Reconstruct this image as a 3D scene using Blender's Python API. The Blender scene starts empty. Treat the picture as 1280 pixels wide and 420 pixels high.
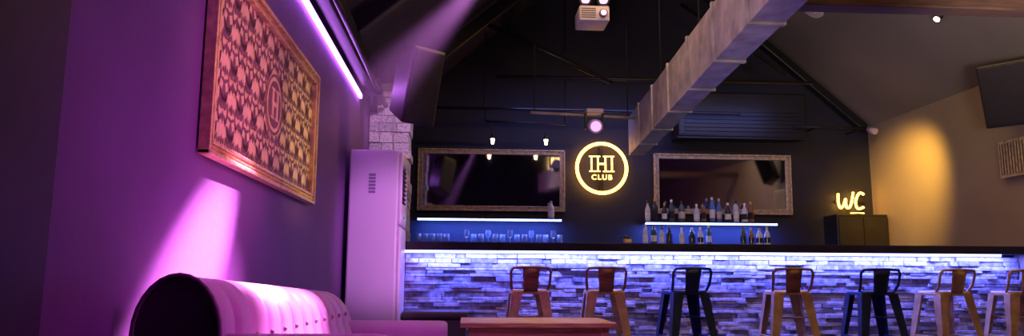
import bpy, bmesh, math, random
from mathutils import Vector, Matrix, Euler
random.seed(7)
C=bpy.context.scene.collection
bpy.context.scene.view_settings.view_transform='Standard'
# ------------------------------------------------------------------ materials
def mat(name,col,rough=.6,metal=0.0,noise=0.0,nscale=8,bump=0.0,bscale=40,emit=None,es=0,coat=0,trans=0,stretch=None):
    m=bpy.data.materials.new(name); m.use_nodes=True
    nt=m.node_tree; b=nt.nodes['Principled BSDF']
    b.inputs['Base Color'].default_value=(*col,1); b.inputs['Roughness'].default_value=rough
    b.inputs['Metallic'].default_value=metal
    if coat: b.inputs['Coat Weight'].default_value=coat
    if trans: b.inputs['Transmission Weight'].default_value=trans
    if emit:
        b.inputs['Emission Color'].default_value=(*emit,1); b.inputs['Emission Strength'].default_value=es
    tc=nt.nodes.new('ShaderNodeTexCoord'); src=tc.outputs['Object']
    if stretch:
        mp=nt.nodes.new('ShaderNodeMapping'); mp.inputs['Scale'].default_value=stretch
        nt.links.new(src,mp.inputs['Vector']); src=mp.outputs['Vector']
    if noise:
        n=nt.nodes.new('ShaderNodeTexNoise'); n.inputs['Scale'].default_value=nscale; n.inputs['Detail'].default_value=5
        nt.links.new(src,n.inputs['Vector'])
        r=nt.nodes.new('ShaderNodeValToRGB')
        r.color_ramp.elements[0].position=.3; r.color_ramp.elements[1].position=.7
        r.color_ramp.elements[0].color=(*[c*(1-noise) for c in col],1)
        r.color_ramp.elements[1].color=(*[min(1,c*(1+noise)) for c in col],1)
        nt.links.new(n.outputs['Fac'],r.inputs['Fac']); nt.links.new(r.outputs['Color'],b.inputs['Base Color'])
    if bump:
        n=nt.nodes.new('ShaderNodeTexNoise'); n.inputs['Scale'].default_value=bscale; n.inputs['Detail'].default_value=4
        nt.links.new(src,n.inputs['Vector'])
        bp=nt.nodes.new('ShaderNodeBump'); bp.inputs['Strength'].default_value=bump; bp.inputs['Distance'].default_value=.02
        nt.links.new(n.outputs['Fac'],bp.inputs['Height']); nt.links.new(bp.outputs['Normal'],b.inputs['Normal'])
    return m
M={}
M['wall_purple']=mat('paint_left',(.17,.075,.25),.7,noise=.12,nscale=2,bump=.08,bscale=30)
M['wall_back']=mat('paint_back',(.013,.014,.034),.6,noise=.2,nscale=2,bump=.08)
M['wall_right']=mat('paint_right',(.33,.27,.20),.75,noise=.08,nscale=1.5,bump=.06)
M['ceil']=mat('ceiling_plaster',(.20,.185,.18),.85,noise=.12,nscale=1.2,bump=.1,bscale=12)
M['ceil_shaded']=mat('ceiling_shaded',(.045,.035,.065),.85,noise=.2,nscale=1.2,bump=.1,bscale=12)  # left slope: same ceiling, its shade put into a darker colour
M['floor']=mat('floor_dark',(.03,.028,.035),.35,noise=.3,nscale=3)
M['black']=mat('black_satin',(.012,.012,.015),.4,noise=.2,nscale=10)
M['pil']=mat('pilaster_paint',(.05,.015,.075),.6,noise=.2,nscale=3)
M['blackm']=mat('black_metal',(.03,.03,.035),.35,metal=.6,noise=.2,nscale=10)
M['gold']=mat('antique_gold',(.85,.60,.28),.4,metal=.4,noise=.3,nscale=25,bump=.25,bscale=60)
M['gold_dim']=mat('antique_bronze',(.58,.46,.31),.4,metal=.3,noise=.35,nscale=25,bump=.3,bscale=60)
M['damask_bg']=mat('damask_gold',(.88,.66,.38),.5,metal=0,noise=.12,nscale=14)
M['damask_fg']=mat('damask_pattern',(.22,.09,.13),.6,noise=.15,nscale=14)
M['sofa']=mat('sofa_velvet',(.62,.38,.55),.5,noise=.08,nscale=6,bump=.08,bscale=80)
M['sofa_side']=mat('sofa_side_leather',(.09,.075,.085),.45,noise=.2,nscale=6,bump=.12,bscale=90)
M['pipe']=mat('piping',(.25,.18,.22),.5,noise=.05)
M['white_ac']=mat('ac_plastic',(.72,.68,.74),.35,noise=.03,nscale=3)
M['grille']=mat('grille_dark',(.05,.045,.06),.5,noise=.1)
M['label']=mat('label_grey',(.22,.2,.3),.6,noise=.2)
M['wood']=mat('table_wood',(.58,.38,.16),.45,noise=.35,nscale=6,stretch=(1,14,14),bump=.1)
M['beamwood']=mat('beam_wood',(.09,.045,.03),.6,noise=.35,nscale=5,stretch=(1,12,12),bump=.15)
M['duct']=mat('duct_board',(.42,.39,.38),.5,metal=.25,noise=.35,nscale=7,bump=.4,bscale=14)
M['st_gold']=mat('steel_bronze',(.78,.54,.28),.38,metal=.45,noise=.25,nscale=12)
M['st_cop']=mat('wood_copper',(.36,.17,.09),.4,noise=.35,nscale=8,stretch=(1,1,8))
M['st_blue']=mat('steel_navy',(.05,.08,.17),.35,metal=.6,noise=.2,nscale=12)
M['mirror']=mat('mirror_glass',(.60,.60,.68),.05,metal=1.0,noise=.03)
M['counter']=mat('counter_top',(.02,.018,.03),.25,noise=.3,nscale=6)
M['led_bar']=mat('led_bar',(1,1,1),emit=(.38,.42,1.0),es=4.5,noise=.01)
M['led_shelf']=mat('led_shelf',(1,1,1),emit=(.32,.48,1.0),es=9,noise=.01)
M['led_wall']=mat('led_wall',(1,1,1),emit=(.60,.17,1.0),es=24,noise=.01)
M['neon']=mat('neon_yellow',(1,.8,.3),emit=(1.0,.44,.055),es=11,noise=.01)
M['neon_w']=mat('neon_core',(1,.9,.6),emit=(1.0,.44,.07),es=6,noise=.01)
M['lamp']=mat('lamp_warm',(1,.9,.8),emit=(1.0,.62,.35),es=18,noise=.01)
M['lens']=mat('lamp_lens',(.8,.7,.9),.15,emit=(.85,.35,1.0),es=1.2,noise=.01)
M['projector']=mat('projector_case',(.40,.35,.52),.4,noise=.05)
def stone(name,c1=(.60,.58,.68),nsc=22):
    m=bpy.data.materials.new(name); m.use_nodes=True
    nt=m.node_tree; b=nt.nodes['Principled BSDF']; b.inputs['Roughness'].default_value=.8
    a=nt.nodes.new('ShaderNodeAttribute'); a.attribute_name='tone'
    n=nt.nodes.new('ShaderNodeTexNoise'); n.inputs['Scale'].default_value=nsc; n.inputs['Detail'].default_value=6
    tc=nt.nodes.new('ShaderNodeTexCoord'); nt.links.new(tc.outputs['Object'],n.inputs['Vector'])
    mx=nt.nodes.new('ShaderNodeMath'); mx.operation='MULTIPLY'
    nt.links.new(a.outputs['Fac'],mx.inputs[0]); nt.links.new(n.outputs['Fac'],mx.inputs[1])
    r=nt.nodes.new('ShaderNodeValToRGB'); r.color_ramp.elements[0].position=.08; r.color_ramp.elements[1].position=.6
    r.color_ramp.elements[0].color=(.05,.05,.07,1); r.color_ramp.elements[1].color=(*c1,1)
    nt.links.new(mx.outputs[0],r.inputs['Fac']); nt.links.new(r.outputs['Color'],b.inputs['Base Color'])
    bp=nt.nodes.new('ShaderNodeBump'); bp.inputs['Strength'].default_value=.6; bp.inputs['Distance'].default_value=.015
    nt.links.new(n.outputs['Fac'],bp.inputs['Height']); nt.links.new(bp.outputs['Normal'],b.inputs['Normal'])
    return m
M['stone']=stone('slate_stone')
# ------------------------------------------------------------------ helpers
def link(o,parent=None):
    C.objects.link(o)
    if parent: o.parent=parent
    return o
def empty(name,loc=(0,0,0),rot=(0,0,0)):
    e=bpy.data.objects.new(name,None); e.location=loc; e.rotation_euler=rot; e.empty_display_size=.1
    return link(e)
def mesh_obj(name,verts,faces,m,parent=None,smooth=False):
    me=bpy.data.meshes.new(name); me.from_pydata([tuple(v) for v in verts],[],faces); me.update()
    bm=bmesh.new(); bm.from_mesh(me); bmesh.ops.recalc_face_normals(bm,faces=bm.faces); bm.to_mesh(me); bm.free()
    if smooth:
        for p in me.polygons: p.use_smooth=True
    if m: me.materials.append(m)
    o=bpy.data.objects.new(name,me); return link(o,parent)
def box(name,lo,hi,m,parent=None,bevel=0,seg=2):
    x0,y0,z0=lo; x1,y1,z1=hi
    v=[(x0,y0,z0),(x1,y0,z0),(x1,y1,z0),(x0,y1,z0),(x0,y0,z1),(x1,y0,z1),(x1,y1,z1),(x0,y1,z1)]
    f=[(0,3,2,1),(4,5,6,7),(0,1,5,4),(1,2,6,5),(2,3,7,6),(3,0,4,7)]
    o=mesh_obj(name,v,f,m,parent)
    if bevel:
        md=o.modifiers.new('b','BEVEL'); md.width=bevel; md.segments=seg; md.limit_method='ANGLE'
        if seg>2:
            for p in o.data.polygons: p.use_smooth=True
    return o
def rod(name,p0,p1,r,m,parent=None,r2=None,n=16):
    p0=Vector(p0);p1=Vector(p1); r2=r if r2 is None else r2
    d=(p1-p0).normalized(); a=d.orthogonal().normalized(); b=d.cross(a)
    v=[];f=[]
    for k in range(n):
        t=2*math.pi*k/n; w=a*math.cos(t)+b*math.sin(t); v.append(p0+w*r); v.append(p1+w*r2)
    for k in range(n):
        i=2*k;j=2*((k+1)%n); f.append((i,j,j+1,i+1))
    f.append(tuple(2*k for k in range(n))); f.append(tuple(2*k+1 for k in reversed(range(n))))
    o=mesh_obj(name,v,f,m,parent)
    for p in o.data.polygons:
        if len(p.vertices)==4: p.use_smooth=True
    return o
def tube(name,pts,r,m,parent=None,cyclic=False,smooth=False):
    cu=bpy.data.curves.new(name,'CURVE'); cu.dimensions='3D'; cu.bevel_depth=r; cu.bevel_resolution=4; cu.use_fill_caps=True
    s=cu.splines.new('NURBS' if smooth else 'POLY'); s.points.add(len(pts)-1)
    for i,p in enumerate(pts): s.points[i].co=(*p,1)
    s.use_cyclic_u=cyclic
    if smooth: s.use_endpoint_u=True; s.order_u=3
    cu.materials.append(m)
    return link(bpy.data.objects.new(name,cu),parent)
def lathe_data(prof,n=14):
    v=[];f=[]
    for (r,z) in prof:
        for k in range(n):
            t=2*math.pi*k/n; v.append((r*math.cos(t),r*math.sin(t),z))
    for i in range(len(prof)-1):
        for k in range(n):
            a=i*n+k;b=i*n+(k+1)%n; f.append((a,b,b+n,a+n))
    return v,f
def light(name,typ,loc,target,power,col,size=.1,size_y=None,angle=40,blend=.5):
    l=bpy.data.lights.new(name,typ); l.energy=power; l.color=col
    if typ=='AREA':
        l.size=size
        if size_y: l.shape='RECTANGLE'; l.size_y=size_y
    else: l.shadow_soft_size=size
    if typ=='SPOT': l.spot_size=math.radians(angle); l.spot_blend=blend
    o=bpy.data.objects.new(name,l); o.location=loc
    if target is not None:
        o.rotation_euler=(Vector(target)-Vector(loc)).to_track_quat('-Z','Y').to_euler()
    return link(o)
# ------------------------------------------------------------------ room shell
LX,RX,BY,FY=-1.0,5.25,9.2,-3.0
WZ=2.78; RXc=2.12; RZ=WZ+(RX-RXc)*.866
T=.15
box('wall_left',(LX-T,FY,0),(LX,BY+T,WZ),M['wall_purple'])
box('wall_right',(RX,FY,0),(RX+T,BY+T,WZ),M['wall_right'])
def gable(name,y0,y1,m):
    pr=[(LX,0),(RX,0),(RX,WZ),(RXc,RZ),(LX,WZ)]
    v=[(x,y0,z) for x,z in pr]+[(x,y1,z) for x,z in pr]
    f=[(0,1,2,3,4),(9,8,7,6,5)]+[(i,(i+1)%5,(i+1)%5+5,i+5) for i in range(5)]
    return mesh_obj(name,v,f,m)
gable('wall_back',BY,BY+T,M['wall_back'])
gable('wall_front',FY-T,FY,M['wall_back'])
box('floor',(LX-T,FY-T,-.12),(RX+T,BY+T,0),M['floor'])
def slope(name,x0,z0,x1,z1,m):
    v=[]
    for y in (FY-T,BY+T):
        v+=[(x0,y,z0),(x1,y,z1),(x1,y,z1+T),(x0,y,z0+T)]
    f=[(0,1,2,3),(7,6,5,4)]+[(i,(i+1)%4,(i+1)%4+4,i+4) for i in range(4)]
    return mesh_obj(name,v,f,m)
slope('ceiling_left_slope',LX-T,WZ-T*.866,RXc,RZ,M['ceil_shaded'])
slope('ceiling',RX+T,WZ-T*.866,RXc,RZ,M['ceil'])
box('wall_left_pilaster',(LX,-1.0,0),(LX+.03,1.78,WZ-.05),M['pil'])
pier=empty('stone_pier',(0,0,0))
def addbox(V,F,lo,hi):
    i=len(V); x0,y0,z0=lo; x1,y1,z1=hi
    V+= [(x0,y0,z0),(x1,y0,z0),(x1,y1,z0),(x0,y1,z0),(x0,y0,z1),(x1,y0,z1),(x1,y1,z1),(x0,y1,z1)]
    F+= [tuple(i+k for k in q) for q in [(0,3,2,1),(4,5,6,7),(0,1,5,4),(1,2,6,5),(2,3,7,6),(3,0,4,7)]]
def tone(o,ch=(.35,.6,.8,1,1,1.2)):
    at=o.data.attributes.new('tone','FLOAT','POINT')
    n=len(o.data.vertices)//8
    for i in range(n):
        t=random.choice(ch)
        for k in range(8): at.data[i*8+k].value=t
V=[];F=[]
z=0
while z<2.66:
    h=random.uniform(.06,.12); x1e=-.60
    m1=LX+random.uniform(.1,.17); m2=LX+random.uniform(.24,.32)
    xs=[LX+.005,m1,m2,x1e]
    for a,b in zip(xs[:-1],xs[1:]):
        d=random.uniform(0,.025)
        addbox(V,F,(a+.003,7.38-d,z+.003),(b-.003+(d if b==x1e else 0),7.75,z+h-.003))
    z+=h
o=mesh_obj('stones',V,F,stone('rubble_stone',(.75,.70,.72),45),pier); tone(o,(.8,1,1.1))
box('core',(LX+.01,7.40,0),(-.62,7.74,2.76),M['duct'],pier)
# ------------------------------------------------------------------ roof timbers
tr=empty('roof_truss')
for y in (7.9,5.6):
    p0=Vector((LX+.1,y,WZ-.05)); p1=Vector((RXc,y,RZ-.18))
    d=(p1-p0); L=d.length; mid=(p0+p1)/2
    ob=box('rafter_%d'%y,(-L/2,-.05,-.07),(L/2,.05,.07),M['black'],tr,.01)
    ob.location=mid; ob.rotation_euler=(0,-math.atan2(d.z,d.x),0)
p0=Vector((RX-.1,9.12,WZ-.03)); p1=Vector((RXc,9.12,RZ-.12)); d=p1-p0; L=d.length
ob=box('verge_rafter',(-L/2,-.06,-.05),(L/2,.06,.05),M['black'],tr,.01); ob.location=(p0+p1)/2; ob.rotation_euler=(0,-math.atan2(d.z,d.x),0)
box('purlin',(.50,FY+.1,3.89),(.60,BY-.05,4.01),M['black'],tr,.01)
rod('tie_rod',(LX+.05,8.3,2.73),(3.2,8.3,2.72),.018,M['blackm'],tr)
rod('strut_a',(.2,7.9,3.6),(1.6,7.9,2.95),.025,M['blackm'],tr)
rod('strut_b',(2.4,7.9,3.9),(3.6,7.9,3.1),.025,M['blackm'],tr)
rod('collar_tie',(.3,7.9,3.0),(3.9,7.9,3.0),.02,M['blackm'],tr)
box('timber_tie_beam',(1.95,4.30,2.505),(RX-.005,4.44,2.60),M['beamwood'],None,.01)
sb=empty('service_beam')
box('beam',(LX+.004,1.9,2.50),(LX+.13,7.3,2.72),M['black'],sb,.01)
rod('conduit',(LX+.17,1.9,2.50),(LX+.17,7.3,2.50),.022,M['blackm'],sb)
rod('post',(-.88,6.75,2.3),(-.88,6.75,2.8),.04,M['black'],sb)
box('post_bracket',(-.99,6.70,2.46),(-.80,6.80,2.52),M['black'],sb)
ls=empty('led_strip_light')
box('strip',(LX+.006,2.0,2.415),(LX+.026,6.65,2.448),M['led_wall'],ls)
box('channel',(LX+.004,1.98,2.448),(LX+.03,6.67,2.462),M['black'],ls)
# ------------------------------------------------------------------ ventilation duct
du=empty('ventilation_duct')
def ductpt(t):
    y=8.3+(2.6-8.3)*t
    xl=1.86+(1.55-1.86)*t; xr=xl+.17+.05*t
    zb=2.20+(2.30-2.20)*t; zt=zb+.44-.06*t
    return y,xl,xr,zb,zt
N=8
for i in range(N):
    a=ductpt(i/N+.002); b=ductpt((i+1)/N-.002)
    v=[(a[1],a[0],a[3]),(a[2],a[0],a[3]),(a[2],a[0],a[4]),(a[1],a[0],a[4]),(b[1],b[0],b[3]),(b[2],b[0],b[3]),(b[2],b[0],b[4]),(b[1],b[0],b[4])]
    mesh_obj('section_%d'%(i+1),v,[(0,1,2,3),(4,5,6,7),(0,1,5,4),(1,2,6,5),(2,3,7,6),(3,0,4,7)],M['duct'],du)
    y,xl,xr,zb,zt=b; e=.014
    box('flange_%d'%(i+1),(xl-e,y-.018,zb-e),(xr+e,y+.018,zt+e),M['duct'],du,.004)
    if i%2: rod('hanger_%d'%(i+1),((xl+xr)/2,y,zt),((xl+xr)/2,y,4.9),.008,M['blackm'],du)
# ------------------------------------------------------------------ framed damask picture
pf=empty('framed_damask_picture',(LX+.006,3.695,1.65))
PW,PH=1.92,.82
fw=.062
def frame(parent,W,H,fw,depth,m,axis):
    def P(a,b,c): return (c,a,b) if axis=='x' else (a,-c,b)
    def bx(n,a0,a1,b0,b1,c0,c1,bev):
        p=P(a0,b0,c0);q=P(a1,b1,c1)
        lo=[min(p[i],q[i]) for i in range(3)];hi=[max(p[i],q[i]) for i in range(3)]
        box(n,lo,hi,m,parent,bev)
    for k,(off,w,d) in enumerate([(0,fw*.3,depth),(fw*.3,fw*.45,depth*.65),(fw*.75,fw*.25,depth*.85)]):
        bx('rail_top_%d'%k,-W/2+off,W/2-off,H/2-off-w,H/2-off,0,d,.004)
        bx('rail_bottom_%d'%k,-W/2+off,W/2-off,-H/2+off,-H/2+off+w,0,d,.004)
        bx('stile_a_%d'%k,-W/2+off,-W/2+off+w,-H/2+off,H/2-off,0,d,.004)
        bx('stile_b_%d'%k,W/2-off-w,W/2-off,-H/2+off,H/2-off,0,d,.004)
    V=[];F=[]
    r=fw*.16; off=fw*.52
    def bead(a,b):
        c=depth*.65
        pts=[P(a+r,b,c),P(a,b+r,c),P(a-r,b,c),P(a,b-r,c),P(a,b,c+r)]
        i=len(V); V.extend(pts); F.extend([(i,i+1,i+4),(i+1,i+2,i+4),(i+2,i+3,i+4),(i+3,i,i+4)])
    n=int(W/(r*2.6))
    for k in range(n+1):
        a=-W/2+off+(W-2*off)*k/n; bead(a,H/2-off); bead(a,-H/2+off)
    n=int(H/(r*2.6))
    for k in range(1,n):
        b=-H/2+off+(H-2*off)*k/n; bead(W/2-off,b); bead(-W/2+off,b)
    mesh_obj('beading',V,F,m,parent)
frame(pf,PW,PH,fw,.045,M['gold'],'x')
box('canvas',(.0,-PW/2+.05,-PH/2+.05),(.012,PW/2-.05,PH/2-.05),M['damask_bg'],pf)
motif=[]
def petal(a,b,ang,L,w,bend=0):
    n=7; left=[];right=[]
    for k in range(n+1):
        t=k/n; wd=w*math.sin(math.pi*(t**.8))*.5
        an=ang+bend*t; cx=a+L*t*math.cos(ang+bend*t*.5); cy=b+L*t*math.sin(ang+bend*t*.5)
        left.append((cx-wd*math.sin(an),cy+wd*math.cos(an))); right.append((cx+wd*math.sin(an),cy-wd*math.cos(an)))
    motif.append(left+right[::-1][1:-1])
U=math.pi/2
petal(0,-.02,U,.085,.035)
for s in (-1,1):
    petal(0,-.03,U-s*.5,.085,.026,-s*.5)
    petal(0,-.035,U-s*1.05,.075,.024,s*.7)
    petal(0,-.045,U-s*1.7,.065,.022,s*1.3)
    petal(0,.055,U-s*.9,.045,.016,-s*.8)
    petal(s*.012,-.07,-U+s*.4,.055,.018,s*1.2)
    petal(s*.055,-.085,U-s*.3,.07,.012,s*.6)
    petal(s*.075,.02,U+s*.2,.07,.012,s*.8)
    petal(s*.03,.09,U+s*.6,.03,.014,-s*.8)
petal(0,-.055,-U,.06,.02)
petal(0,.08,U,.05,.02)
motif=[[(a*.98,b*1.02) for a,b in p] for p in motif]
V=[];F=[]
cw,ch=.215,.285
W2,H2=PW/2-.066,PH/2-.066
for r in range(-4,5):
    for c in range(-8,9):
        oa=(c+(.5 if r%2 else 0))*cw; ob=r*ch*.5
        for poly in motif:
            pts=[(oa+p[0],ob+p[1]) for p in poly]
            if any(abs(p[0])>W2 or abs(p[1])>H2 for p in pts): 
                pts=[(max(-W2,min(W2,p[0])),max(-H2,min(H2,p[1]))) for p in pts]
                ar=sum(pts[i][0]*pts[(i+1)%len(pts)][1]-pts[(i+1)%len(pts)][0]*pts[i][1] for i in range(len(pts)))
                if abs(ar)<1e-5: continue
            cx=sum(p[0] for p in pts)/len(pts); cy=sum(p[1] for p in pts)/len(pts)
            if (cx)**2+cy**2<.165**2: continue
            i=len(V); V+=[(.0145,p[0],p[1]) for p in pts]; F.append(tuple(range(i,i+len(pts))))
mesh_obj('damask_pattern',V,F,M['damask_fg'],pf)
def disc(name,r,x,m,parent,r0=0,n=48):
    V=[];F=[]
    for k in range(n):
        t=2*math.pi*k/n; V.append((x,r*math.cos(t),r*math.sin(t)))
        if r0: V.append((x,r0*math.cos(t),r0*math.sin(t)))
    if r0: F=[(2*k,(2*k+2)%(2*n),(2*k+3)%(2*n),2*k+1) for k in range(n)]
    else: F=[tuple(range(n))]
    return mesh_obj(name,V,F,m,parent)
disc('medallion',.16,.0165,M['damask_bg'],pf)
disc('medallion_ring',.155,.0180,M['damask_fg'],pf,.140)
disc('medallion_core',.120,.0180,M['damask_fg'],pf)
for nm,a0,a1,b0,b1 in [('h_left',-.055,-.028,-.07,.07),('h_right',.028,.055,-.07,.07),('h_bar',-.03,.03,-.012,.012),('s1',-.07,-.013,-.078,-.066),('s2',-.07,-.013,.066,.078),('s3',.013,.07,-.078,-.066),('s4',.013,.07,.066,.078)]:
    box(nm,(.018,a0,b0),(.022,a1,b1),M['damask_bg'],pf)
# ------------------------------------------------------------------ mirrors
def mirror(x0,x1,z0,z1):
    e=empty('framed_mirror',((x0+x1)/2,BY-.005,(z0+z1)/2))
    W=x1-x0;H=z1-z0
    frame(e,W,H,.065,.05,M['gold_dim'],'y')
    box('glass',(-W/2+.05,-.02,-H/2+.05),(W/2-.05,0,H/2-.05),M['mirror'],e)
    e.rotation_euler=(math.radians(1.5),0,0); e.location.y=BY-.02
mirror(-.62,1.23,1.62,2.40); mirror(2.37,4.16,1.61,2.38)
# ------------------------------------------------------------------ shelves with LED
def wshelf(x0,x1,z):
    e=empty('bottle_shelf')
    box('board',(x0,8.9,z),(x1,9.195,z+.025),M['counter'],e,.003)
    box('led_strip',(x0+.01,8.895,z-.014),(x1-.01,8.92,z+.006),M['led_shelf'],e)
wshelf(-.60,1.16,1.495); wshelf(2.18,3.85,1.47)
light('shelf_led_glow','AREA',(.28,9.0,1.475),(.28,9.12,1.0),26,(.08,.15,1),1.7,.03)
light('shelf_led_glow','AREA',(3.0,9.0,1.45),(3.0,9.12,1.0),26,(.08,.15,1),1.6,.03)
bc=empty('back_bar_cabinet')
box('carcass',(-.62,8.72,0),(4.35,9.19,1.17),M['black'],bc,.005)
box('worktop',(-.64,8.68,1.17),(4.37,9.19,1.2),M['counter'],bc,.004)
for k in range(6): box('door_%d'%k,(-.58+k*.82,8.70,.08),(.2+k*.82,8.72,1.12),M['blackm'],bc,.004)
# ------------------------------------------------------------------ bottles & glasses
GL=[mat('glass_clear',(.75,.8,.85),.08,noise=.05,trans=.2),mat('glass_green',(.05,.12,.12),.08,noise=.1),
    mat('glass_amber',(.30,.13,.05),.08,noise=.1),mat('glass_blue',(.10,.2,.5),.08,noise=.1),
    mat('glass_dark',(.03,.03,.05),.08,noise=.1),mat('label_white',(.8,.78,.74),.6,noise=.1),mat('cap_gold',(.6,.4,.15),.3,metal=.8,noise=.1),
    mat('label_cream',(.6,.5,.42),.6,noise=.1)]
def multi(name,parts,mats):
    me=bpy.data.meshes.new(name); V=[];F=[];MI=[]
    for (v,f,mi) in parts:
        i=len(V); V+=v; F+=[tuple(i+k for k in q) for q in f]; MI+=[mi]*len(f)
    me.from_pydata(V,[],F); me.update()
    for m in mats: me.materials.append(m)
    for p,mi in zip(me.polygons,MI): p.material_index=mi; p.use_smooth=True
    return link(bpy.data.objects.new(name,me))
def bottle(x,y,z,parts,hm=.32):
    h=random.uniform(.21,hm); r=random.uniform(.032,.042)
    sh=h*random.uniform(.55,.68); nr=.012
    prof=[(0,0),(r,0),(r,.01),(r,sh),(r*.8,sh+.02),(nr,sh+.06),(nr,h-.03)]
    gi=random.choice([0,0,0,0,1,2,3,4])
    v,f=lathe_data(prof); parts.append(([(a+x,b+y,c+z) for a,b,c in v],f,gi))
    v,f=lathe_data([(nr+.002,h-.035),(nr+.003,h),(0,h)]); parts.append(([(a+x,b+y,c+z) for a,b,c in v],f,random.choice([6,4,7,5])))
    v,f=lathe_data([(r+.001,sh*.25),(r+.001,sh*.75)]); parts.append(([(a+x,b+y,c+z) for a,b,c in v],f,random.choice([5,5,4,7,4])))
parts=[]
for x in [2.24,2.34,2.45,2.55,2.68,2.86,2.95,3.08,3.17,3.26,3.37,3.47,3.56]:
    bottle(x,9.02+random.uniform(-.03,.05),1.497,parts)
multi('liquor_bottles',parts,GL)
parts=[]; bottle(1.04,9.03,1.522,parts); multi('liquor_bottle',parts,GL)
parts=[]
for x in [2.16,2.26,2.36,2.46,2.60,2.74,2.83,2.95,3.35,3.45,3.56,3.66]:
    bottle(x,8.80+random.uniform(-.04,.04),1.2,parts,.25)
multi('liquor_bottles',parts,GL)
parts=[]
def glass(x,y,z,stem):
    if stem: prof=[(0,0),(.03,.0),(.03,.004),(.004,.01),(.004,.07),(.03,.09),(.036,.13),(.03,.17)]
    else: prof=[(0,0),(.032,0),(.036,.12),(.034,.12),(.03,.01)]
    v,f=lathe_data(prof); parts.append(([(a+x,b+y,c+z) for a,b,c in v],f,0))
for k in range(5): glass(-.58+k*.085,8.95,1.2,False)
for k in range(14): glass(.0+k*.088,8.95+.05*(k%2),1.2,k%3==0)
multi('drinking_glasses',parts,[mat('glassware',(.5,.55,.65),.1,noise=.05,trans=.6)])
# ------------------------------------------------------------------ bar counter
br=empty('bar_counter')
X0,X1=-.58,5.24
box('top_slab',(X0-.02,6.6,1.035),(X1,7.3,1.11),M['counter'],br,.006)
box('core',(X0+.03,6.80,0),(X1,7.1,1.035),M['black'],br)
box('kick',(X0+.03,6.78,0),(X1,6.80,.06),M['black'],br)
V=[];F=[]; z=.06
while z<1.0:
    h=random.uniform(.022,.045); x=X0+.02-random.uniform(0,.1)
    if z+h>1.03:h=1.03-z
    while x<X1:
        w=random.uniform(.08,.30); d=random.uniform(.0,.045)
        addbox(V,F,(max(X0+.03,x)+.002,6.775-d,z+.0015),(min(X1,x+w)-.002,6.81,z+h-.0015)); x+=w
    z+=h
o=mesh_obj('ledger_stone',V,F,M['stone'],br); tone(o,(.5,.7,.85,1,1,1.1))
md=o.modifiers.new('b','BEVEL'); md.width=.004; md.segments=1
box('led_strip',(X0+.02,6.625,1.012),(X1-.25,6.655,1.035),M['led_bar'],br)
light('bar_led_glow','AREA',((X0+X1)/2,6.67,1.02),((X0+X1)/2,6.77,.4),120,(.105,.125,1.0),5.6,.04)
sk=empty('fern_in_pot',(1.55,7.05,1.11))
v,f=lathe_data([(0,0),(.035,0),(.045,.06),(.04,.06),(.0,.05)]); mesh_obj('pot',v,f,M['gold_dim'],sk,True)
V=[];F=[]
gm=mat('leaves',(.12,.22,.10),.6,noise=.3)
for k in range(26):
    t=random.uniform(0,6.28); L=random.uniform(.05,.09); e=random.uniform(.3,1.3)
    d=Vector((math.cos(t)*math.cos(e),math.sin(t)*math.cos(e),math.sin(e))); s=Vector((-math.sin(t),math.cos(t),0))*.012
    b=Vector((0,0,.05)); i=len(V); V+=[b,b+d*L*.5+s,b+d*L-Vector((0,0,.015)),b+d*L*.5-s]; F.append((i,i+1,i+2,i+3))
mesh_obj('fronds',V,F,gm,sk)
sk2=empty('serving_tray',(4.5,7.0,1.11))
v,f=lathe_data([(0,0),(.13,0),(.15,.015),(.145,.017),(.125,.006),(0,.006)],28); mesh_obj('dish',v,f,M['projector'],sk2,True)
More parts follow.
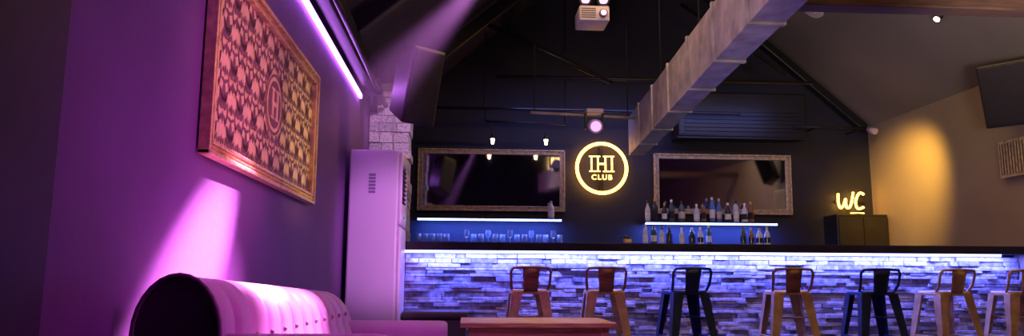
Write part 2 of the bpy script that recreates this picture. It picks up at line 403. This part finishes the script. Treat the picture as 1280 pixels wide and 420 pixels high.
# ------------------------------------------------------------------ bar stools
def stool(x,y,rot,ml,mb):
    e=empty('bar_stool',(x,y,0),(0,0,rot))
    sh=.70; s=.155
    V=[];F=[];n=32
    def sq(t,r): 
        c,q=math.cos(t),math.sin(t); p=.35
        return (r*math.copysign(abs(c)**p,c),r*math.copysign(abs(q)**p,q))
    rings=[(s,sh-.035),(s+.004,sh-.012),(s-.004,sh),(s-.03,sh-.006),(s*.4,sh-.010)]
    for r,z in rings:
        for k in range(n):
            a,b=sq(2*math.pi*k/n,r); V.append((a,b,z))
    for i in range(len(rings)-1):
        for k in range(n):
            a=i*n+k;b=i*n+(k+1)%n; F.append((a,b,b+n,a+n))
    F.append(tuple((len(rings)-1)*n+k for k in range(n)))
    mesh_obj('seat',V,F,ml,e,True)
    for i,(sx,sy) in enumerate([(-1,-1),(1,-1),(1,1),(-1,1)]):
        ct=Vector((sx*(s-.004),sy*(s-.004),sh-.02)); cb=Vector((sx*.235,sy*.235,0))
        wt,wb=.085,.035; th=.004
        V=[];F=[]
        for (c,w) in ((ct,wt),(cb,wb)):
            V+= [c,c+Vector((-sx*w,0,0)),c+Vector((-sx*w,-sy*th,0)),c+Vector((-sx*th,-sy*th,0)),c+Vector((-sx*th,-sy*w,0)),c+Vector((0,-sy*w,0))]
        for k in range(6): F.append((k,(k+1)%6,(k+1)%6+6,k+6))
        F.append((0,1,2,3,4,5)); F.append((11,10,9,8,7,6))
        mesh_obj('leg_%d'%(i+1),V,F,ml,e)
    def lp(sx,sy,z):
        t=(sh-.02-z)/(sh-.02); r=(s-.004)+(.235-s+.004)*t-.012
        return (sx*r,sy*r,z)
    cs=[(-1,-1),(1,-1),(1,1),(-1,1)]
    for i in range(4):
        a=cs[i];b=cs[(i+1)%4]; z=.27 if i%2==0 else .32
        rod('footrest_%d'%(i+1),lp(*a,z),lp(*b,z),.010,ml,e)
    rod('cross_brace_a',lp(-1,-1,.48),lp(1,1,.48),.006,ml,e); rod('cross_brace_b',lp(1,-1,.48),lp(-1,1,.48),.006,ml,e)
    bt=.175
    pts=[(-s+.01,-s+.06,sh-.01),(-s-.002,-s+.005,sh+.05),(-s-.008,-s-.03,sh+bt-.03),(-s+.012,-s-.042,sh+bt),(-.06,-s-.055,sh+bt+.004),(.06,-s-.055,sh+bt+.004),(s-.012,-s-.042,sh+bt),(s+.008,-s-.03,sh+bt-.03),(s+.002,-s+.005,sh+.05),(s-.01,-s+.06,sh-.01)]
    tube('back_tube',pts,.0115,mb if ml is not M['st_blue'] else ml,e)
    V=[];F=[];n=6
    for r in range(5):
        t=r/4; z=sh-.015+t*(bt+.012); yy=-s+.0-.05*t
        for k in range(n+1):
            u=k/n*2-1; V.append((u*(.055+.012*t),yy-.012*(1-u*u),z))
    for r in range(4):
        for k in range(n): i=r*(n+1)+k; F.append((i,i+1,i+n+2,i+n+1))
    o=mesh_obj('back_splat',V,F,mb,e,True); md=o.modifiers.new('s','SOLIDIFY'); md.thickness=.006
for x,rot,ml,mb in [(.52,.03,'st_gold','st_cop'),(1.15,-.05,'st_gold','st_cop'),(1.84,.08,'st_blue','st_blue'),(2.72,-.1,'st_gold','st_cop'),(3.46,-.06,'st_blue','st_blue'),(4.10,.1,'st_gold','st_gold'),(4.76,-.1,'st_gold','st_gold')]:
    stool(x,6.18,rot,M[ml],M[mb])
# ------------------------------------------------------------------ ottoman box by bar
ot=empty('storage_ottoman',(-.25,6.38,0))
box('body',(-.26,-.2,.03),(.26,.2,.45),M['sofa_side'],ot,.015)
box('lid',(-.27,-.21,.455),(.27,.21,.52),M['sofa_side'],ot,.02,3)
for i,(a,b) in enumerate([(-.22,-.16),(.22,-.16),(.22,.16),(-.22,.16)]): rod('foot_%d'%i,(a,b,0),(a,b,.035),.02,M['black'],ot)
# ------------------------------------------------------------------ low wooden table
tb=empty('slatted_wooden_table')
for k in range(6): box('slat_%d'%(k+1),(-.03,4.42+k*.105,.50),(.90,4.512+k*.105,.53),M['wood'],tb,.004)
box('apron_front',(.03,4.46,.44),(.85,4.48,.499),M['wood'],tb,.003); box('apron_back',(.03,4.99,.44),(.85,5.01,.499),M['wood'],tb,.003)
box('apron_left',(.03,4.48,.44),(.05,4.99,.499),M['wood'],tb,.003); box('apron_right',(.83,4.48,.44),(.85,4.99,.499),M['wood'],tb,.003)
for i,(a,b) in enumerate([(.02,4.45),(.81,4.45),(.81,4.97),(.02,4.97)]): box('leg_%d'%(i+1),(a,b,0),(a+.05,b+.05,.499),M['wood'],tb,.004)
# ------------------------------------------------------------------ sofa
so=empty('tufted_sofa')
Y0,Y1=2.20,4.30
NS=130; V=[];F=[]
def prof(t,g):
    top=.795-.085*t
    e=max(0,(t-.94)/.06); top-= .10*e*e
    xb=-.945; xf=-.70+.07*t
    pts=[(xb+.04,.12),(xb+.01,.4)]
    n=14; cx=(xb+xf)/2; rx=(xf-xb)/2; rz=.17
    for k in range(n+1):
        a=math.pi-math.pi*k/n
        gg=g*max(0,math.cos(a)+.3)
        pts.append((cx+(rx-gg)*math.cos(a),top-rz+(rz-gg*.5)*math.sin(a)))
    pts+=[(xf+.02-g,.50),(xf+.05-g,.42),(xf+.06,.3),(xf+.06,.12)]
    return pts
for i in range(NS+1):
    t=i/NS; y=Y0+(Y1-Y0)*t
    ph=(y-Y0)/.165; g=.022*(1-abs(math.sin(math.pi*ph)))**3 if 0<t<1 else 0
    for (x,z) in prof(t,g): V.append((x,y,z))
P_=len(prof(0,0))
for i in range(NS):
    for k in range(P_-1): a=i*P_+k; F.append((a,a+1,a+P_+1,a+P_))
mesh_obj('backrest',V,F,M['sofa'],so,True)
pe=prof(0,0); mesh_obj('backrest_end',[(x,Y0-.004,z) for x,z in pe]+[(x,Y0+.02,z) for x,z in pe],[tuple(range(P_)),tuple(range(2*P_-1,P_-1,-1))]+[(k,k+1,k+1+P_,k+P_) for k in range(P_-1)],M['sofa_side'],so)
tube('end_piping',[(x,Y0-.003,z) for x,z in pe],.007,M['pipe'],so)
pe=prof(1,0); mesh_obj('backrest_end_far',[(x,Y1,z) for x,z in pe],[tuple(range(P_))],M['sofa'],so)
for r,zz in enumerate((.60,.50)):
    for k in range(1,12):
        yy=Y0+.165*k
        v,f=lathe_data([(0,.012),(.009,.008),(.012,0)],10)
        ob=mesh_obj('button',v,f,M['pipe'],so,True); ob.rotation_euler=(0,math.pi/2,0); ob.location=(-.698+.07*(yy-Y0)/(Y1-Y0),yy,zz)
box('frame_base',(-.94,Y0+.02,.12),(-.14,Y1-.02,.30),M['sofa_side'],so,.02,3)
for k in range(2):
    box('seat_cushion_%d'%(k+1),(-.66,Y0+.12+k*.93,.28),(-.12,Y0+.12+(k+1)*.93-.01,.43),M['sofa'],so,.04,5)
def arm(nm,y0,y1,zt,x0=-.93,x1=-.09):
    V=[];F=[];n=12; cy=(y0+y1)/2
    pr=[(y0+.01,.12)]+[(cy-(y1-y0)/2*math.cos(math.pi*k/n),zt-.07+.07*math.sin(math.pi*k/n)) for k in range(n+1)]+[(y1-.01,.12)]
    m_=len(pr)
    xs=[x0,x1-.05,x1-.015,x1]; sc=[1,1,.97,.86]
    for x,s_ in zip(xs,sc):
        for (y,z) in pr: V.append((x,cy+(y-cy)*s_,.12+(z-.12)*(1-(1-s_)*.25)))
    for i in range(len(xs)-1):
        for k in range(m_-1): a=i*m_+k; F.append((a,a+1,a+1+m_,a+m_))
    F.append(tuple(range(m_))); F.append(tuple(range(len(V)-m_,len(V))))
    mesh_obj(nm,V,F,M['sofa'],so,True)
arm('arm_near',Y0+.0,Y0+.13,.625,x1=-.22); arm('arm_far',Y1-.17,Y1+.02,.555,x1=-.10)
for i,(a,b) in enumerate([(-.88,Y0+.1),(-.2,Y0+.1),(-.88,Y1-.1),(-.2,Y1-.1)]): rod('leg_%d'%i,(a,b,0),(a,b,.13),.018,M['black'],so,.026)
st=empty('side_table')
box('top',(-.95,1.55,.60),(-.22,2.08,.632),M['sofa_side'],st,.01)
for i,(a,b) in enumerate([(-.90,1.6),(-.27,1.6),(-.27,2.03),(-.90,2.03)]): box('leg_%d'%i,(a-.02,b-.02,0),(a+.02,b+.02,.60),M['black'],st)
box('lower_shelf',(-.9,1.6,.2),(-.27,2.03,.22),M['black'],st)
# ------------------------------------------------------------------ floor-standing AC
ac=empty('floor_standing_air_conditioner')
ax0,ax1,ay0,ay1=-.96,-.53,6.0,6.5
box('body',(ax0,ay0,.06),(ax1-.03,ay1,1.83),M['white_ac'],ac,.02,3)
box('front_panel',(ax1-.032,ay0+.015,.08),(ax1,ay1-.015,1.20),M['white_ac'],ac,.014,3)
box('front_frame_top',(ax1-.032,ay0+.015,1.72),(ax1,ay1-.015,1.815),M['white_ac'],ac,.012,3)
box('front_frame_mid',(ax1-.032,ay0+.015,1.215),(ax1,ay1-.015,1.40),M['white_ac'],ac,.012,3)
box('side_trim_a',(ax1-.032,ay0+.015,1.39),(ax1,ay0+.05,1.73),M['white_ac'],ac,.01); box('side_trim_b',(ax1-.032,ay1-.05,1.39),(ax1,ay1-.015,1.73),M['white_ac'],ac,.01)
box('outlet_recess',(ax1-.03,ay0+.04,1.40),(ax1-.018,ay1-.04,1.72),M['grille'],ac)
for k in range(8):
    box('louver_%d'%k,(ax1-.02,ay0+.05,1.415+k*.038),(ax1-.002,ay1-.05,1.428+k*.038),M['grille'],ac,.002)
box('base',(ax0+.01,ay0+.01,0),(ax1-.01,ay1-.01,.07),M['grille'],ac)
for k in range(6): box('energy_label_%d'%k,(-.80,ay0-.003,1.47+k*.028),(-.745,ay0,1.49+k*.028),M['label'],ac)
box('brand_plate',(ax1,ay0+.2,1.28),(ax1+.003,ay0+.3,1.30),M['label'],ac)
# ------------------------------------------------------------------ loudspeakers
def speaker(name,loc,rot,w,d,h,m=M['black'],fm=M['grille'],arm=None):
    e=empty(name,loc,rot)
    V=[(-w/2,-d/2,-h/2),(w/2,-d/2,-h/2),(w*.36,d/2,-h/2+.08),(-w*.36,d/2,-h/2+.08),(-w/2,-d/2,h/2),(w/2,-d/2,h/2),(w*.36,d/2,h/2),(-w*.36,d/2,h/2)]
    o=mesh_obj('cabinet',V,[(0,3,2,1),(4,5,6,7),(0,1,5,4),(1,2,6,5),(2,3,7,6),(3,0,4,7)],m,e)
    md=o.modifiers.new('b','BEVEL'); md.width=.015; md.segments=2
    box('grille',(-w/2+.02,-d/2-.012,-h/2+.02),(w/2-.02,-d/2,h/2-.02),fm,e,.006)
    for k in range(14):
        z=-h/2+.05+k*(h-.1)/13; box('grille_bar_%d'%k,(-w/2+.03,-d/2-.016,z-.004),(w/2-.03,-d/2-.012,z+.004),m,e)
    rod('yoke',(0,d/2-.02,.1),(0,d/2+.10,.14),.018,M['blackm'],e)
    return e
speaker('hanging_loudspeaker',(-.44,5.85,2.33),(math.radians(14),0,math.radians(40)),.32,.28,.62,M['black'],M['black'])
speaker('hanging_loudspeaker',(5.02,6.36,2.52),(math.radians(20),0,math.radians(-50)),.44,.20,.60,M['black'],M['black'])
gv=empty('ventilation_grille',(5.20,6.56,1.95))
box('frame',(-.03,-.28,-.18),(.045,.22,.18),M['gold_dim'],gv,.006)
box('core',(-.036,-.25,-.15),(-.028,.19,.15),M['black'],gv)
for k in range(12): box('slat_%d'%k,(-.045,-.25+.037*k,-.15),(-.036,-.238+.037*k,.15),M['gold_dim'],gv)
# ------------------------------------------------------------------ projector & stage light
pj=empty('ceiling_projector',(1.10,6.3,3.12))
box('case',(-.135,-.14,-.08),(.135,.14,.06),M['projector'],pj,.015,3)
for k in range(5): box('vent_%d'%k,(-.12,-.145,-.055+k*.02),(.01,-.139,-.047+k*.02),M['grille'],pj)
rod('lens_ring',(.075,-.14,-.015),(.075,-.17,-.015),.036,M['grille'],pj); rod('lens',(.075,-.171,-.015),(.075,-.174,-.015),.026,M['lens'],pj)
rod('pole',(0,0,.06),(0,0,1.4),.02,M['blackm'],pj)
for s in (-1,1):
    rod('par_can_%d'%s,(s*.08,-.02,.15),(s*.08,-.14,.11),.045,M['black'],pj,.055); rod('par_lens_%d'%s,(s*.08,-.14,.11),(s*.08,-.144,.108),.038,M['lens'],pj)
box('par_bar',(-.14,-.03,.17),(.14,0,.2),M['blackm'],pj)
lr=empty('lighting_rail')
rod('pipe',(.66,7.6,2.53),(1.78,7.6,2.49),.016,M['duct'],lr)
rod('drop_a',(.7,7.6,2.53),(.7,7.6,4.10),.006,M['blackm'],lr); rod('drop_b',(1.7,7.6,2.5),(1.7,7.6,4.9),.006,M['blackm'],lr)
sl=empty('moving_head_stage_light',(1.32,7.50,2.44))
box('base',(-.09,-.07,.06),(.09,.07,.11),M['projector'],sl,.01)
box('yoke_l',(-.10,-.03,-.10),(-.08,.03,.07),M['black'],sl,.005); box('yoke_r',(.08,-.03,-.10),(.10,.03,.07),M['black'],sl,.005)
rod('head',(0,.07,-.04),(0,-.10,-.09),.065,M['projector'],sl,.074,24); rod('lens',(0,-.101,-.09),(0,-.107,-.092),.055,M['lens'],sl)
pd=empty('pendant_spot_bar')
rod('pipe',(.2,8.5,2.62),(1.15,8.5,2.60),.012,M['blackm'],pd)
rod('ceiling_rod_a',(.2,8.5,2.62),(.2,8.5,3.70),.008,M['blackm'],pd); rod('ceiling_rod_b',(1.15,8.5,2.6),(1.15,8.5,4.50),.008,M['blackm'],pd)
for x in (.29,.92):
    rod('cord',(x,8.5,2.61),(x,8.5,2.47),.004,M['black'],pd); rod('socket',(x,8.5,2.47),(x,8.5,2.41),.022,M['black'],pd); rod('bulb',(x,8.5,2.41),(x,8.5,2.35),.024,M['lamp'],pd,.014)
fc=empty('fan_coil_unit')
box('case',(2.62,8.85,2.55),(4.26,9.19,3.12),M['black'],fc,.015)
for k in range(6): box('slat_%d'%k,(2.7,8.835,2.62+k*.05),(4.18,8.85,2.64+k*.05),M['black'],fc)
box('trim',(2.6,8.84,2.53),(4.28,8.86,2.55),M['black'],fc)
lr2=empty('light_rail'); rod('pipe',(4.05,8.78,2.68),(5.05,8.78,2.68),.012,M['blackm'],lr2)
for x in (4.35,4.95): rod('stay',(x,8.78,2.68),(x,9.195,2.68),.01,M['blackm'],lr2)
rod('spot_can',(5.0,8.75,2.66),(5.03,8.64,2.61),.035,M['projector'],lr2,.04)
nrm=Vector((-math.sin(math.atan(.866)),0,-math.cos(math.atan(.866))))
def oncei(x,y): return Vector((x,y,WZ+(RX-x)*.866))+nrm*.004
p=oncei(3.96,7.9); cl=empty('ceiling_dome_light'); rod('ring',p,p+nrm*.03,.14,M['white_ac'],cl,.13,32); rod('lens',p+nrm*.03,p+nrm*.06,.09,M['white_ac'],cl,.04,32)
for x,y in ((4.58,6.59),(3.95,7.3)):
    p=oncei(x,y); e=empty('ceiling_spotlight'); rod('can',p,p+nrm*.07,.035,M['black'],e); rod('bulb',p+nrm*.07,p+nrm*.08,.028,M['lamp'],e)
# ------------------------------------------------------------------ neon signs
ns=empty('neon_club_sign',(1.69,9.12,2.17))
box('back_standoff',(-.02,.0,-.28),(.02,.07,.28),M['black'],ns)
tube('ring_outer',[(.315*math.cos(2*math.pi*k/64),-.03,.315*math.sin(2*math.pi*k/64)) for k in range(64)],.021,M['neon'],ns,True)
NW=M['neon_w']
for x in (-.13,-.048,.048,.13): rod('stem',(x,-.03,-.04),(x,-.03,.15),.011,NW,ns)
for x0,x1 in ((-.16,-.018),(.018,.16)):
    rod('serif',(x0,-.03,.15),(x1,-.03,.15),.008,NW,ns); rod('serif',(x0,-.03,-.04),(x1,-.03,-.04),.008,NW,ns)
rod('crossbar',(-.05,-.03,.055),(.05,-.03,.055),.012,NW,ns)
tx=bpy.data.curves.new('club_letters','FONT'); tx.body='CLUB'; tx.size=.09; tx.align_x='CENTER'; tx.extrude=.006; tx.offset=.002; tx.space_character=1.3; tx.materials.append(NW)
to=bpy.data.objects.new('club_letters',tx); to.location=(0,-.03,-.145); to.rotation_euler=(math.pi/2,0,0); link(to,ns)
wc=empty('neon_wc_sign',(4.93,9.15,1.79))
NM=M['neon']
tube('letter_w',[(-.17,-.02,.10),(-.18,-.02,-.02),(-.15,-.02,-.10),(-.10,-.02,-.05),(-.07,-.02,.06),(-.08,-.02,-.08),(-.03,-.02,-.09),(.01,-.02,0),(.03,-.02,.12)],.015,NM,wc,smooth=True)
tube('letter_c',[(.17,-.02,.09),(.13,-.02,.13),(.07,-.02,.06),(.05,-.02,-.05),(.09,-.02,-.11),(.16,-.02,-.07)],.015,NM,wc,smooth=True)
tube('underline',[(-.02,-.02,-.15),(.08,-.02,-.145),(.16,-.02,-.15)],.006,NM,wc)
box('mount',(-.2,0,-.012),(.2,.04,.012),M['black'],wc)
cb=empty('storage_cabinet'); box('carcass',(4.58,8.85,0),(5.23,9.19,1.6),M['black'],cb,.008)
CD=mat('cab_door',(.018,.014,.016),.5,noise=.2)
for k in range(2): box('door_%d'%k,(4.6+.32*k,8.835,.05),(4.905+.32*k,8.85,1.56),CD,cb,.004)
# ------------------------------------------------------------------ par spotlight for sofa with haze in its beam
S=Vector((.22,5.0,3.05)); TG=Vector((-.95,2.84,.80)); d=(TG-S).normalized()
pc=empty('stage_par_light'); rod('can',S-d*.26,S-d*.035,.06,M['black'],pc,.08); rod('stem',S-d*.18,(S-d*.18)+Vector((0,0,.55)),.012,M['blackm'],pc)
light('magenta_spot','SPOT',S,TG,14000,(1,.28,.84),.03,angle=11,blend=1)
hz=bpy.data.materials.new('stage_haze'); hz.use_nodes=True; nt=hz.node_tree; nt.nodes.clear()
ou=nt.nodes.new('ShaderNodeOutputMaterial'); vs=nt.nodes.new('ShaderNodeVolumeScatter'); vs.inputs['Density'].default_value=.011; vs.inputs['Anisotropy'].default_value=.2; vs.inputs['Color'].default_value=(.75,.8,1,1)
nt.links.new(vs.outputs[0],ou.inputs['Volume'])
rod('stage_haze_beam',S+d*.05,S+d*2.3,.05,hz,None,.30,32)
S2=Vector((1.3,4.9,3.2)); TG2=Vector((-.66,3.15,.66)); d2=(TG2-S2).normalized()
pc=empty('stage_par_light'); rod('can',S2-d2*.26,S2-d2*.035,.06,M['black'],pc,.08); rod('stem',S2-d2*.18,(S2-d2*.18)+Vector((0,0,.9)),.012,M['blackm'],pc)
light('sofa_spot','SPOT',S2,TG2,3800,(1,.26,.80),.03,angle=16,blend=1)
# ------------------------------------------------------------------ lights
light('violet_wash','SPOT',(2.6,1.6,3.0),(-1,4.2,1.2),150,(.60,.05,1),.3,angle=75,blend=.9)
light('magenta_wash','SPOT',(1.9,2.2,2.6),(-1,2.6,.5),95,(1,.05,.75),.3,angle=50,blend=1)
light('violet_wash_far','SPOT',(1.6,3.2,1.3),(-.75,6.2,1.1),420,(.82,.27,1),.15,angle=22,blend=.7)
light('pier_wash','SPOT',(.3,5.6,3.0),(-.8,7.4,2.2),100,(.80,.42,1),.1,angle=26,blend=.8)
light('picture_pink','SPOT',(2.2,2.9,2.3),(-1,3.2,1.65),240,(1,.30,.42),.1,angle=28,blend=1)
light('picture_warm','SPOT',(2.0,4.4,2.3),(-1,4.35,1.65),330,(1,.66,.16),.1,angle=22,blend=1)
light('warm_wall_spot','SPOT',(4.45,7.5,2.6),(5.25,8.45,1.80),230,(1,.54,.08),.1,angle=78,blend=1)
light('ceiling_bounce','SPOT',(3.0,3.0,1.6),(4.5,6.6,3.4),220,(1,.84,.78),.3,angle=60,blend=1)
light('right_wall_warm','SPOT',(2.5,3.0,3.2),(5.25,7.8,1.9),12,(1,.72,.34),.3,angle=36,blend=1)
light('stool_downlight','AREA',(2.6,5.55,3.5),(2.6,5.85,0),60,(1,.60,.24),5.0,.2)
light('stool_warm','AREA',(2.4,2.2,2.9),(2.4,6.2,.6),8,(1,.60,.22),1.2,.6)
light('table_warm_fill','SPOT',(.5,4.0,3.0),(.45,4.75,.5),80,(1,.78,.36),.1,angle=28,blend=1)  # added fill to warm the table colour, no real fixture here
light('duct_wash','SPOT',(.3,2.2,1.5),(1.7,5.5,2.4),150,(1,.78,.74),.2,angle=46,blend=.8)
light('blue_backbar','AREA',(2.2,8.2,2.9),(2.2,9.0,1.5),15,(.20,.26,1),3.5,.2)
w=bpy.data.worlds.new('night'); bpy.context.scene.world=w; w.use_nodes=True
w.node_tree.nodes['Background'].inputs[0].default_value=(.10,.06,.2,1); w.node_tree.nodes['Background'].inputs[1].default_value=.1
# ------------------------------------------------------------------ camera
cd=bpy.data.cameras.new('cam'); co=bpy.data.objects.new('camera',cd); link(co)
cd.sensor_width=36; cd.lens=920/1280*36; cd.clip_start=.05
th=math.atan(138/920); ph=math.radians(3.5)
co.location=(0,0,.79)
R=Matrix.Rotation(-ph,3,'Z')@Matrix.Rotation(math.pi/2+th,3,'X')@Matrix.Rotation(math.radians(.3),3,'Z')
co.rotation_euler=R.to_euler()
bpy.context.scene.camera=co
